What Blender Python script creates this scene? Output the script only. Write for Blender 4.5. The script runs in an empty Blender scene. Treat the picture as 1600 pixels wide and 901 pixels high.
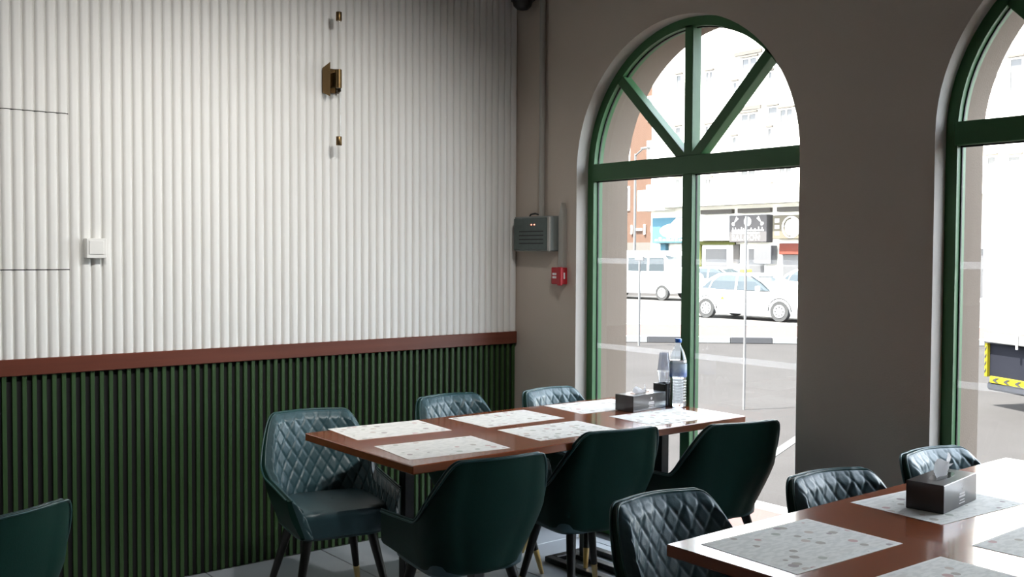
import bpy, bmesh, math, random
from mathutils import Vector, Matrix
random.seed(7)
PI = math.pi
SC = bpy.context.scene
COL = SC.collection

# ------------------------------------------------------------------ camera
F_PX, YAW, PITCH, ROLL = 1578.0, math.radians(51.46), math.radians(-2.0), math.radians(0.29)
CAM = Vector((4.548, -3.659, 1.50))
fw = Vector((-math.sin(YAW) * math.cos(PITCH), math.cos(YAW) * math.cos(PITCH), math.sin(PITCH)))
rt = Vector((math.cos(YAW), math.sin(YAW), 0))
up = rt.cross(fw)
rt2 = rt * math.cos(ROLL) + up * math.sin(ROLL)
up2 = -rt * math.sin(ROLL) + up * math.cos(ROLL)
cd = bpy.data.cameras.new('camera')
cd.sensor_width = 36.0
cd.lens = F_PX / 1600 * 36.0
cd.clip_end = 400
cam = bpy.data.objects.new('camera', cd)
COL.objects.link(cam)
m3 = Matrix((rt2, up2, -fw)).transposed()
cam.matrix_world = Matrix.Translation(CAM) @ m3.to_4x4()
SC.camera = cam

# ------------------------------------------------------------------ light
world = bpy.data.worlds.new('sky')
SC.world = world
world.use_nodes = True
wn, wl = world.node_tree.nodes, world.node_tree.links
wn.clear()
sky = wn.new('ShaderNodeTexSky')
sky.sky_type = 'NISHITA'
sky.sun_disc = False
sky.sun_elevation = math.radians(58)
sky.sun_rotation = math.radians(200)
sky.dust_density = 3.0
haze = wn.new('ShaderNodeMix'); haze.data_type = 'RGBA'
haze.inputs[0].default_value = 0.45
haze.inputs[7].default_value = (8.0, 8.2, 8.6, 1)
bg = wn.new('ShaderNodeBackground'); bg.inputs[1].default_value = 1.75
wo = wn.new('ShaderNodeOutputWorld')
wl.new(sky.outputs[0], haze.inputs[6]); wl.new(haze.outputs[2], bg.inputs[0]); wl.new(bg.outputs[0], wo.inputs[0])
sd = bpy.data.lights.new('sun', 'SUN')
sd.energy = 70.0
sd.angle = math.radians(0.6)
sd.color = (1.0, 0.96, 0.90)
sun = bpy.data.objects.new('sun', sd)
COL.objects.link(sun)
sun.rotation_euler = Vector((0.15, 0.38, -1.0)).to_track_quat('-Z', 'Y').to_euler()   # light comes from behind our building
SC.view_settings.view_transform = 'Standard'
SC.view_settings.look = 'None'
SC.view_settings.gamma = 1.0
SC.view_settings.use_curve_mapping = False
SC.view_settings.exposure = 0.0
SC.cycles.use_denoising = True
SC.cycles.max_bounces = 14
SC.cycles.diffuse_bounces = 8
SC.cycles.glossy_bounces = 5
SC.cycles.transmission_bounces = 10
SC.cycles.transparent_max_bounces = 24
SC.cycles.caustics_reflective = False
SC.cycles.caustics_refractive = False
SC.cycles.sample_clamp_indirect = 12

# ------------------------------------------------------------------ helpers
def mat(name, col, rough=0.5, metal=0.0, noise=0.0, nscale=8.0, bump=0.0, bscale=60.0, spec=0.5, coat=0.0, col2=None, trans=0.0, ior=1.45, stretch=None):
    m = bpy.data.materials.new(name); m.use_nodes = True
    nt = m.node_tree; b = nt.nodes['Principled BSDF']
    b.inputs['Base Color'].default_value = (*col, 1)
    b.inputs['Roughness'].default_value = rough
    b.inputs['Metallic'].default_value = metal
    b.inputs['Specular IOR Level'].default_value = spec
    b.inputs['Coat Weight'].default_value = coat
    b.inputs['Coat Roughness'].default_value = 0.08
    b.inputs['Transmission Weight'].default_value = trans
    b.inputs['IOR'].default_value = ior
    if noise or bump:
        tc = nt.nodes.new('ShaderNodeTexCoord')
        mp = nt.nodes.new('ShaderNodeMapping')
        if stretch: mp.inputs['Scale'].default_value = stretch
        nt.links.new(tc.outputs['Object'], mp.inputs[0])
    if noise:
        n = nt.nodes.new('ShaderNodeTexNoise'); n.inputs['Scale'].default_value = nscale; n.inputs['Detail'].default_value = 5
        r = nt.nodes.new('ShaderNodeMix'); r.data_type = 'RGBA'
        c2 = col2 or tuple(c * (1 - noise) for c in col)
        r.inputs[6].default_value = (*col, 1); r.inputs[7].default_value = (*c2, 1)
        nt.links.new(mp.outputs[0], n.inputs['Vector']); nt.links.new(n.outputs['Fac'], r.inputs[0])
        nt.links.new(r.outputs[2], b.inputs['Base Color'])
    if bump:
        n2 = nt.nodes.new('ShaderNodeTexNoise'); n2.inputs['Scale'].default_value = bscale; n2.inputs['Detail'].default_value = 4
        bp = nt.nodes.new('ShaderNodeBump'); bp.inputs['Strength'].default_value = bump; bp.inputs['Distance'].default_value = 0.004
        nt.links.new(mp.outputs[0], n2.inputs['Vector']); nt.links.new(n2.outputs['Fac'], bp.inputs['Height'])
        nt.links.new(bp.outputs[0], b.inputs['Normal'])
    return m

def pane_mat(name, tint=(1, 1, 1), gloss=1.0, extra=0.0):
    """thin clear sheet: see-through with a fresnel reflection"""
    m = bpy.data.materials.new(name); m.use_nodes = True
    nt = m.node_tree; nt.nodes.clear()
    o = nt.nodes.new('ShaderNodeOutputMaterial'); t = nt.nodes.new('ShaderNodeBsdfTransparent'); g = nt.nodes.new('ShaderNodeBsdfGlossy')
    t.inputs[0].default_value = (*tint, 1); g.inputs['Roughness'].default_value = 0.02
    f = nt.nodes.new('ShaderNodeFresnel'); f.inputs[0].default_value = 1.45
    mm = nt.nodes.new('ShaderNodeMath'); mm.operation = 'MULTIPLY_ADD'; mm.inputs[1].default_value = gloss; mm.inputs[2].default_value = extra
    x = nt.nodes.new('ShaderNodeMixShader')
    ge = nt.nodes.new('ShaderNodeNewGeometry'); iv = nt.nodes.new('ShaderNodeMath'); iv.operation = 'SUBTRACT'; iv.inputs[0].default_value = 1
    ml = nt.nodes.new('ShaderNodeMath'); ml.operation = 'MULTIPLY'          # only the entry face reflects
    nt.links.new(ge.outputs['Backfacing'], iv.inputs[1]); nt.links.new(mm.outputs[0], ml.inputs[0]); nt.links.new(iv.outputs[0], ml.inputs[1])
    nt.links.new(f.outputs[0], mm.inputs[0]); nt.links.new(ml.outputs[0], x.inputs[0])
    nt.links.new(t.outputs[0], x.inputs[1]); nt.links.new(g.outputs[0], x.inputs[2]); nt.links.new(x.outputs[0], o.inputs[0])
    return m

def film_mat(name, col, alpha):
    m = bpy.data.materials.new(name); m.use_nodes = True
    nt = m.node_tree; nt.nodes.clear()
    o = nt.nodes.new('ShaderNodeOutputMaterial'); t = nt.nodes.new('ShaderNodeBsdfTransparent'); d = nt.nodes.new('ShaderNodeBsdfTranslucent')
    d2 = nt.nodes.new('ShaderNodeBsdfDiffuse'); d.inputs[0].default_value = (*col, 1); d2.inputs[0].default_value = (*col, 1)
    a = nt.nodes.new('ShaderNodeMixShader'); a.inputs[0].default_value = 0.5
    x = nt.nodes.new('ShaderNodeMixShader'); x.inputs[0].default_value = alpha
    nt.links.new(d.outputs[0], a.inputs[1]); nt.links.new(d2.outputs[0], a.inputs[2])
    nt.links.new(t.outputs[0], x.inputs[1]); nt.links.new(a.outputs[0], x.inputs[2]); nt.links.new(x.outputs[0], o.inputs[0])
    return m

class MB:
    def __init__(s): s.v = []; s.f = []
    def add(s, vs, fs):
        n = len(s.v); s.v += [tuple(v) for v in vs]; s.f += [tuple(i + n for i in f) for f in fs]
    def box(s, x0, x1, y0, y1, z0, z1, M=None):
        vs = [Vector((x, y, z)) for z in (z0, z1) for y in (y0, y1) for x in (x0, x1)]
        if M: vs = [M @ v for v in vs]
        s.add(vs, [(0, 2, 3, 1), (4, 5, 7, 6), (0, 1, 5, 4), (2, 6, 7, 3), (0, 4, 6, 2), (1, 3, 7, 5)])
    def cbox(s, x0, x1, y0, y1, z0, z1, c=0.004, M=None):
        """box with chamfered edges"""
        bm = bmesh.new(); bmesh.ops.create_cube(bm, size=1)
        for v in bm.verts: v.co = Vector((x0 + (v.co.x + .5) * (x1 - x0), y0 + (v.co.y + .5) * (y1 - y0), z0 + (v.co.z + .5) * (z1 - z0)))
        bmesh.ops.bevel(bm, geom=bm.edges[:], offset=c, segments=1, affect='EDGES')
        bm.verts.index_update()
        vs = [(M @ v.co) if M else v.co.copy() for v in bm.verts]
        s.add(vs, [[v.index for v in f.verts] for f in bm.faces]); bm.free()
    def lathe(s, prof, n=24, c=(0, 0, 0), M=None, cap=True):
        """prof: (radius, z) list bottom to top, round the z axis"""
        vs = []; fs = []
        for r, z in prof:
            for k in range(n):
                a = 2 * PI * k / n; v = Vector((c[0] + r * math.cos(a), c[1] + r * math.sin(a), c[2] + z)); vs.append(M @ v if M else v)
        for i in range(len(prof) - 1):
            for k in range(n):
                fs.append((i * n + k, i * n + (k + 1) % n, (i + 1) * n + (k + 1) % n, (i + 1) * n + k))
        if cap:
            fs.append(tuple(range(n))[::-1]); fs.append(tuple((len(prof) - 1) * n + k for k in range(n)))
        s.add(vs, fs)
    def rod(s, a, b, r0, r1=None, n=12):
        r1 = r0 if r1 is None else r1
        a = Vector(a); b = Vector(b); d = b - a
        M = Matrix.Translation(a) @ d.to_track_quat('Z', 'Y').to_matrix().to_4x4()
        s.lathe([(r0, 0), (r1, d.length)], n, M=M)
    def tube(s, pts, r, n=6, closed=False):
        pts = [Vector(p) for p in pts]; N = len(pts); vs = []; fs = []
        for i, p in enumerate(pts):
            t = (pts[(i + 1) % N] - pts[i - 1]) if closed else (pts[min(i + 1, N - 1)] - pts[max(i - 1, 0)])
            t.normalize(); a = t.cross(Vector((0, 0, 1)))
            if a.length < 1e-4: a = t.cross(Vector((1, 0, 0)))
            a.normalize(); b = t.cross(a)
            for k in range(n):
                w = 2 * PI * k / n; vs.append(p + r * (math.cos(w) * a + math.sin(w) * b))
        for i in range(N if closed else N - 1):
            j = (i + 1) % N
            for k in range(n): fs.append((i * n + k, i * n + (k + 1) % n, j * n + (k + 1) % n, j * n + k))
        if not closed:
            fs.append(tuple(range(n))); fs.append(tuple((N - 1) * n + k for k in range(n))[::-1])
        s.add(vs, fs)
    def grid(s, pts):
        """pts[i][j] of points"""
        n, m = len(pts), len(pts[0])
        s.add([p for row in pts for p in row], [(i * m + j, i * m + j + 1, (i + 1) * m + j + 1, (i + 1) * m + j) for i in range(n - 1) for j in range(m - 1)])
    def prism(s, poly, y0, y1, M=None):
        """poly of (x,z) extruded along y"""
        n = len(poly)
        vs = [Vector((x, y0, z)) for x, z in poly] + [Vector((x, y1, z)) for x, z in poly]
        if M: vs = [M @ v for v in vs]
        s.add(vs, [tuple(range(n)), tuple(range(2 * n - 1, n - 1, -1))] + [(i, n + i, n + (i + 1) % n, (i + 1) % n) for i in range(n)])
    def mesh(s, name, m, smooth=False):
        me = bpy.data.meshes.new(name); me.from_pydata(s.v, [], s.f); me.materials.append(m)
        bm = bmesh.new(); bm.from_mesh(me); bmesh.ops.recalc_face_normals(bm, faces=bm.faces[:]); bm.to_mesh(me); bm.free()
        if smooth:
            me.shade_smooth()
            if smooth != 'all': me.set_sharp_from_angle(angle=math.radians(40))
        me.update(); return me
    def build(s, name, m, parent=None, loc=(0, 0, 0), rz=0, smooth=False):
        return put(name, s.mesh(name, m, smooth), parent, loc, rz)

def put(name, me, parent=None, loc=(0, 0, 0), rz=0):
    o = bpy.data.objects.new(name, me); COL.objects.link(o)
    o.location = loc; o.rotation_euler = (0, 0, rz)
    if parent: o.parent = parent
    return o
def tag(o, label=None, cat=None, group=None, kind=None):
    if label: o['label'] = label
    if cat: o['category'] = cat
    if group: o['group'] = group
    if kind: o['kind'] = kind
    return o
def thing(name, label, cat, loc=(0, 0, 0), rz=0, group=None):
    o = bpy.data.objects.new(name, None); COL.objects.link(o); o.empty_display_size = 0.1
    o.location = loc; o.rotation_euler = (0, 0, rz)
    return tag(o, label, cat, group)
def struct(name):
    o = bpy.data.objects.new(name, None); COL.objects.link(o); o.empty_display_size = 0.1
    return tag(o, kind='structure')
def dup(root, loc, rz, label, group=None):
    r = root.copy(); COL.objects.link(r); r.location = loc; r.rotation_euler = (0, 0, rz); r['label'] = label
    if group: r['group'] = group
    for ch in list(root.children):
        c = ch.copy(); COL.objects.link(c); c.parent = r
        for g in list(ch.children):
            d = g.copy(); COL.objects.link(d); d.parent = c
    return r

# ------------------------------------------------------------------ materials
M_white = mat('white fluted panel', (0.80, 0.79, 0.76), 0.55, noise=.04, nscale=3)
M_wback = mat('white panel back', (0.62, 0.61, 0.58), 0.7)
M_green = mat('green wainscot slat', (0.02984, 0.07293, 0.01856), 0.5, noise=.3, nscale=5, stretch=(1, 1, .2))
M_black = mat('wainscot black back', (0.008, 0.008, 0.008), 0.7)
M_rail = mat('mahogany rail', (0.16, 0.042, 0.022), 0.36, noise=.45, nscale=6, stretch=(1, .15, 6), bump=.1)
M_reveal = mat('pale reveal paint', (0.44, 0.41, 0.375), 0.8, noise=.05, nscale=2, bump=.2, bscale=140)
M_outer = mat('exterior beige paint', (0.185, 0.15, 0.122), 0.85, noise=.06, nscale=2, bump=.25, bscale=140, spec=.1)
M_wall = mat('brown beige plaster', (0.54, 0.465, 0.395), 0.85, noise=.08, nscale=2, bump=.25, bscale=140)
M_ceil = mat('ceiling paint', (0.30, 0.29, 0.28), 0.9, noise=.05)
M_rear = mat('brown wall paint', (0.16, 0.14, 0.12), 0.85, noise=.1)
M_grout = mat('floor grout', (0.05, 0.055, 0.06), 0.9)
M_tile = mat('grey floor tile', (0.46, 0.49, 0.52), 0.18, noise=.22, nscale=4, bump=.05, bscale=30)
M_frame = mat('green window paint', (0.04, 0.135, 0.048), 0.45, noise=.1, nscale=6)
M_gasket = mat('black gasket', (0.006, 0.006, 0.006), 0.6)
M_pane = pane_mat('window glass', (0.97, 0.985, 0.975))
M_band = film_mat('frosted glass band', (0.9, 0.9, 0.9), 0.09)
M_table = mat('mahogany table top', (0.3, 0.08, 0.03), 0.20, noise=.35, nscale=5, stretch=(4, .4, 4), coat=.6, bump=.03)
M_iron = mat('black iron', (0.012, 0.012, 0.013), 0.4)
M_leather = mat('teal quilted leather', (0.032, 0.085, 0.1), 0.43, spec=.9, noise=.25, nscale=14, bump=.12, bscale=220)
M_shell = mat('green velvet back', (0.003, 0.034, 0.024), 0.55, spec=.22, noise=.3, nscale=10, bump=.1, bscale=200)
M_piping = mat('teal piping', (0.02, 0.07, 0.07), 0.33, noise=.1)
M_leg = mat('black chair leg', (0.012, 0.011, 0.010), 0.4)
M_brass = mat('brass', (0.62, 0.45, 0.20), 0.28, metal=1.0, noise=.15, nscale=20)
M_dbrass = mat('aged dark brass', (0.20, 0.13, 0.06), 0.35, metal=1.0, noise=.3, nscale=20)
M_clear = pane_mat('clear tube', (0.985, 0.985, 0.98), 1.0, 0.03)
M_plate = mat('white switch plastic', (0.80, 0.79, 0.76), 0.35, noise=.03)
M_boxm = mat('grey metal box', (0.23, 0.25, 0.24), 0.45, noise=.2, nscale=12, bump=.05)
M_boxface = mat('grey green lid', (0.10, 0.13, 0.12), 0.5, noise=.35, nscale=40)
M_conduit = mat('painted conduit', (0.40, 0.38, 0.34), 0.5, noise=.1)
M_red = mat('red alarm plastic', (0.42, 0.012, 0.02), 0.35, noise=.1)
M_mark = mat('white print', (0.75, 0.75, 0.75), 0.6)
M_dark = mat('dark plastic', (0.015, 0.015, 0.016), 0.4)
M_tbox = mat('dark tissue carton', (0.022, 0.021, 0.022), 0.28, noise=.4, nscale=9, coat=.4, col2=(0.045, 0.038, 0.04))
M_tissue = film_mat('white tissue', (0.9, 0.9, 0.92), 0.92)
M_logo = mat('silver print', (0.62, 0.60, 0.60), 0.45)
M_steel = mat('brushed steel', (0.55, 0.55, 0.55), 0.3, metal=1.0)
M_bottle = pane_mat('bottle plastic', (0.90, 0.95, 0.99), 1.2, 0.04)
M_water = mat('water', (0.93, 0.97, 1.0), 0.02, trans=1.0, ior=1.33)
M_blue = mat('blue cap', (0.03, 0.14, 0.55), 0.4)
M_cup = pane_mat('plastic cup', (0.80, 0.82, 0.86), 1.2, 0.06)
M_cup2 = pane_mat('clear plastic cup', (0.93, 0.95, 0.98), 1.4, 0.12)
M_asphalt = mat('asphalt', (0.02249, 0.02124, 0.02124), 0.9, noise=.35, nscale=1.2, bump=.6, bscale=40, spec=.04)
M_road = mat('pale road', (0.05325, 0.05112, 0.0497), 0.9, noise=.2, nscale=.7, bump=.3, bscale=20, spec=.04)
M_paint = mat('road paint', (0.0426, 0.0426, 0.0426), 0.7, spec=.04)
M_kerbd = mat('black kerb paint', (0.0409, 0.0409, 0.04316), 0.7, spec=.04)
M_kerbw = mat('white kerb paint', (0.1363, 0.1363, 0.134), 0.7, spec=.04)
M_facade = mat('pale facade', (0.759, 0.736, 0.667), 0.85, noise=.06, nscale=.5)
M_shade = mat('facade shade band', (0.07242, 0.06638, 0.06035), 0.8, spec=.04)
M_fglass = mat('far window glass', (0.05396, 0.05396, 0.05666), 0.15)
M_brick = mat('terracotta facade', (0.07189, 0.04409, 0.03259), 0.85, noise=.25, nscale=2, spec=.04)
M_car = mat('white car paint', (0.75, 0.75, 0.74), 0.25, coat=.5)
M_cglass = mat('car glass', (0.02236, 0.02875, 0.03323), 0.05, spec=.25)
M_tyre = mat('tyre', (0.03408, 0.03408, 0.03408), 0.85, spec=.04)
M_rim = mat('silver rim', (0.1775, 0.1775, 0.1775), 0.4)
M_truckd = mat('dark truck skirt', (0.008946, 0.009443, 0.01292), 0.6, noise=.3, nscale=3, spec=.04)
M_yellow = mat('yellow reflective tape', (0.1278, 0.1065, 0.00852), 0.5, spec=.04)
M_sblue = mat('sky blue sign', (0.04224, 0.09656, 0.1267), 0.6, spec=.04)
M_sblack = mat('black sign', (0.05964, 0.05623, 0.05623), 0.6, spec=.04)
M_swhite = mat('white sign', (0.75, 0.75, 0.72), 0.6)
M_stan = mat('tan sign', (0.07384, 0.06589, 0.04998), 0.6, spec=.04)
M_sred = mat('orange red sign', (0.09052, 0.02662, 0.01917), 0.6, spec=.04)
M_lime = mat('lime trim', (0.08449, 0.08946, 0.02485), 0.6, spec=.04)
M_pole = mat('pale pole', (0.085, 0.085, 0.085), 0.6, spec=.04)

def paver_mat():
    m = bpy.data.materials.new('pink pavers'); m.use_nodes = True
    nt = m.node_tree; b = nt.nodes['Principled BSDF']; b.inputs['Roughness'].default_value = .9; b.inputs['Specular IOR Level'].default_value = .04
    tc = nt.nodes.new('ShaderNodeTexCoord'); br = nt.nodes.new('ShaderNodeTexBrick')
    br.inputs['Color1'].default_value = (0.053, 0.030, 0.028, 1); br.inputs['Color2'].default_value = (0.047, 0.030, 0.030, 1); br.inputs['Mortar'].default_value = (0.034, 0.030, 0.028, 1)
    br.inputs['Scale'].default_value = 5; br.inputs['Mortar Size'].default_value = .015
    nt.links.new(tc.outputs['Object'], br.inputs['Vector']); nt.links.new(br.outputs['Color'], b.inputs['Base Color'])
    return m
M_paver = paver_mat()

def placemat_mat():
    """cream paper with a white margin, sparse coloured food pictures and grey print"""
    m = bpy.data.materials.new('printed placemat'); m.use_nodes = True
    nt = m.node_tree; N = nt.nodes; L = nt.links; b = N['Principled BSDF']; b.inputs['Roughness'].default_value = .8; b.inputs['Specular IOR Level'].default_value = .2
    tc = N.new('ShaderNodeTexCoord')
    oi = N.new('ShaderNodeObjectInfo')
    off = N.new('ShaderNodeVectorMath'); off.operation = 'MULTIPLY_ADD'; off.inputs[1].default_value = (1, 1, 1)
    cx = N.new('ShaderNodeCombineXYZ')
    L.new(oi.outputs['Random'], cx.inputs[2]); L.new(tc.outputs['Object'], off.inputs[0]); L.new(cx.outputs[0], off.inputs[2])
    vo = N.new('ShaderNodeTexVoronoi'); vo.inputs['Scale'].default_value = 26; vo.inputs['Randomness'].default_value = .8
    L.new(off.outputs[0], vo.inputs['Vector'])
    lt = N.new('ShaderNodeMath'); lt.operation = 'LESS_THAN'; lt.inputs[1].default_value = .34
    L.new(vo.outputs['Distance'], lt.inputs[0])
    sep = N.new('ShaderNodeSeparateColor'); L.new(vo.outputs['Color'], sep.inputs[0])
    gt = N.new('ShaderNodeMath'); gt.operation = 'GREATER_THAN'; gt.inputs[1].default_value = .58; L.new(sep.outputs[0], gt.inputs[0])
    mu = N.new('ShaderNodeMath'); mu.operation = 'MULTIPLY'; L.new(lt.outputs[0], mu.inputs[0]); L.new(gt.outputs[0], mu.inputs[1])
    ra = N.new('ShaderNodeValToRGB'); ra.color_ramp.interpolation = 'CONSTANT'
    e = ra.color_ramp.elements; e[0].color = (.46, .42, .37, 1); e[1].position = .35; e[1].color = (.58, .40, .38, 1)
    for p, c in ((.5, (.48, .49, .43, 1)), (.68, (.42, .36, .35, 1)), (.85, (.60, .52, .46, 1))):
        q = e.new(p); q.color = c
    L.new(sep.outputs[1], ra.inputs[0])
    ns = N.new('ShaderNodeTexNoise'); ns.inputs['Scale'].default_value = 90; ns.inputs['Detail'].default_value = 2
    mp = N.new('ShaderNodeMapping'); mp.inputs['Scale'].default_value = (1, .35, 1); L.new(off.outputs[0], mp.inputs[0]); L.new(mp.outputs[0], ns.inputs['Vector'])
    rg = N.new('ShaderNodeValToRGB'); rg.color_ramp.elements[0].position = .42; rg.color_ramp.elements[0].color = (.70, .69, .65, 1)
    rg.color_ramp.elements[1].position = .56; rg.color_ramp.elements[1].color = (.80, .785, .745, 1); L.new(ns.outputs['Fac'], rg.inputs[0])
    mx = N.new('ShaderNodeMix'); mx.data_type = 'RGBA'; L.new(mu.outputs[0], mx.inputs[0]); L.new(rg.outputs[0], mx.inputs[6]); L.new(ra.outputs[0], mx.inputs[7])
    # white margin
    sx = N.new('ShaderNodeSeparateXYZ'); L.new(tc.outputs['Object'], sx.inputs[0])
    ax = N.new('ShaderNodeMath'); ax.operation = 'ABSOLUTE'; L.new(sx.outputs[0], ax.inputs[0])
    ay = N.new('ShaderNodeMath'); ay.operation = 'ABSOLUTE'; L.new(sx.outputs[1], ay.inputs[0])
    gx = N.new('ShaderNodeMath'); gx.operation = 'GREATER_THAN'; gx.inputs[1].default_value = .140; L.new(ax.outputs[0], gx.inputs[0])
    gy = N.new('ShaderNodeMath'); gy.operation = 'GREATER_THAN'; gy.inputs[1].default_value = .205; L.new(ay.outputs[0], gy.inputs[0])
    mm = N.new('ShaderNodeMath'); mm.operation = 'MAXIMUM'; L.new(gx.outputs[0], mm.inputs[0]); L.new(gy.outputs[0], mm.inputs[1])
    m2 = N.new('ShaderNodeMix'); m2.data_type = 'RGBA'; L.new(mm.outputs[0], m2.inputs[0]); L.new(mx.outputs[2], m2.inputs[6]); m2.inputs[7].default_value = (.82, .81, .77, 1)
    L.new(m2.outputs[2], b.inputs['Base Color'])
    return m
M_mat = placemat_mat()

# ------------------------------------------------------------------ room shell
ROOM_X, ROOM_Y, ROOM_Z = 6.6, -6.6, 3.25
b = MB(); b.box(-.15, ROOM_X, ROOM_Y, .40, -.55, -.004)
floor = tag(b.build('floor', M_grout), kind='structure')
tb = MB(); tb.cbox(-.2975, .2975, -.2975, .2975, -.010, 0.0, .002)
tile_me = tb.mesh('floor_tile', M_tile)
for i in range(10):
    for j in range(9):
        x, y = .30 + .6 * i, -.36 - .6 * j
        put('tile', tile_me, floor, (x, y, 0))
b = MB(); b.box(0, .3, -.06, -.0, -.010, 0)
for i in range(10):      # cut row against the window wall
    b2 = MB(); b2.box(.0025 + .6 * i, .5975 + .6 * i, -.0575, 0, -.010, 0); b2.build('tile', M_tile, floor)
b = MB(); b.box(-.15, ROOM_X, ROOM_Y, .40, ROOM_Z, ROOM_Z + .15); tag(b.build('ceiling', M_ceil), kind='structure')
b = MB(); b.box(-.15, ROOM_X, ROOM_Y - .15, ROOM_Y, 0, ROOM_Z); tag(b.build('wall_rear', M_rear), kind='structure')
b = MB(); b.box(ROOM_X, ROOM_X + .2, ROOM_Y - .15, .40, -.55, ROOM_Z); tag(b.build('wall_far', M_rear), kind='structure')

# left wall: core, white flutes above, wooden rail, green slats below
RAIL0, RAIL1 = .980, 1.050
b = MB(); b.box(-.15, -.032, ROOM_Y, .40, -.55, ROOM_Z); wall_left = tag(b.build('wall_left', M_wall), kind='structure')
b = MB(); b.box(-.032, -.013, ROOM_Y, 0, RAIL1 - .01, ROOM_Z); wback = b.build('panel_backing', M_wback, wall_left)
b = MB(); b.box(-.032, -.018, ROOM_Y, 0, 0, RAIL0 + .02); gback = b.build('wainscot_backing', M_black, wall_left)
FP = .0445
def flute(z0, z1):
    prof = [(-.013, -.0195), (-.008, -.0185), (-.0035, -.0155), (-.0005, -.0105), (0, -.005), (0, .005), (-.0005, .0105), (-.0035, .0155), (-.008, .0185), (-.013, .0195)]
    f = MB(); n = len(prof)
    f.add([(x, y, z0) for x, y in prof] + [(x, y, z1) for x, y in prof], [(i, i + 1, n + i + 1, n + i) for i in range(n - 1)] + [tuple(range(n)), tuple(range(n, 2 * n))])
    return f.mesh('flute', M_white, True)
PZ0, PZ1, PYR = 1.4225, 2.0800, -2.447         # access panel: bottom, top, right edge
PYL = PYR - FP * 18
me_full, me_lo, me_hi, me_pan = flute(RAIL1, ROOM_Z), flute(RAIL1, PZ0 - .004), flute(PZ1 + .004, ROOM_Z), flute(PZ0, PZ1)
panel = thing('access_panel', 'white fluted access panel cut flush into the white ribbed wall, edged by thin dark slits', 'panel', (0, 0, 0))
b = MB(); b.box(-.0195, -.0125, PYL + .002, PYR - .002, PZ0, PZ1); b.build('panel_board', M_wback, panel)
for z in (PZ0 - .0045, PZ1 + .0001):
    b = MB(); b.box(-.0125, -.0115, PYL, PYR, z, z + .0044); b.build('slit', M_black, panel)
k = 0
while True:
    y = PYR + FP / 2 + FP * 54 - FP * k
    k += 1
    if y > -.012: continue
    if y < -4.4: break
    if PYL < y < PYR:
        put('flute', me_lo, wback, (0, y, 0)); put('flute', me_hi, wback, (0, y, 0)); put('flute', me_pan, panel, (0, y, 0))
    else: put('flute', me_full, wback, (0, y, 0))
b = MB(); b.cbox(-.02, .010, ROOM_Y, -.005, RAIL0, RAIL1, .003); tag(b.build('trim_1', M_rail), kind='structure')
b = MB(); b.cbox(-.018, -.002, -.0088, .0088, 0, RAIL0, .0015); gs_me = b.mesh('slat', M_green)
for k in range(112):
    y = -.020 - .0390 * k
    put('slat', gs_me, gback, (0, y, 0))

# window wall with four arched openings (two in view)
BAYS = [(1.215, 1.935), (3.240, 1.965), (5.27, 1.965)]
EDGE = [-.032, 2.2275, 4.255, ROOM_X]
R_IN, R_OUT = .708, .722
def uarch(cx, zc, r, y, z0=0.0, n=40):
    p = [(cx - r, y, z0)] + [(cx - r * math.cos(PI * i / n), y, zc + r * math.sin(PI * i / n)) for i in range(n + 1)] + [(cx + r, y, z0)]
    return p
b = MB()
for (cx, zc), x0, x1 in zip(BAYS, EDGE, EDGE[1:]):
    for y, r in ((0, R_IN), (.40, R_OUT)):
        a = uarch(cx, zc, r, y)
        top = []
        for i, (x, _, z) in enumerate(a):
            if i == 0: top.append((x0, y, 0))
            elif i == len(a) - 1: top.append((x1, y, 0))
            elif i == 1: top.append((x0, y, zc))
            elif i == len(a) - 2: top.append((x1, y, zc))
            else:
                t = (i - 1) / (len(a) - 3); ang = PI * t
                # ray from the arch centre to the bay outline
                dx, dz = -math.cos(ang), math.sin(ang)
                s = min(((x0 - cx) / dx if dx < -1e-6 else 1e9), ((x1 - cx) / dx if dx > 1e-6 else 1e9), ((ROOM_Z - zc) / dz if dz > 1e-6 else 1e9))
                top.append((cx + dx * s, y, zc + dz * s))
        b.grid([a, top])
        # fill the two top corners of the bay left open by the ray fan
        for xe in (x0, x1):
            cand = [i for i in range(1, len(a) - 1) if abs(top[i][0] - xe) < 1e-6]
            nb = max(cand, key=lambda i: top[i][2])
            oth = nb + 1 if xe == x0 else nb - 1
            b.add([top[nb], (xe, y, ROOM_Z), top[oth]], [(0, 1, 2)])
wall_right = tag(b.build('wall_right', M_wall), kind='structure')
for cx, zc in BAYS:
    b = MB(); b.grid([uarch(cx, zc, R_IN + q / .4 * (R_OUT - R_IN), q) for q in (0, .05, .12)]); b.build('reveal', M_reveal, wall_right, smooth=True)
    b = MB(); b.grid([uarch(cx, zc, R_IN + q / .4 * (R_OUT - R_IN), q) for q in (.12, .2, .3, .40)]); b.build('outer_reveal', M_outer, wall_right, smooth=True)

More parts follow.
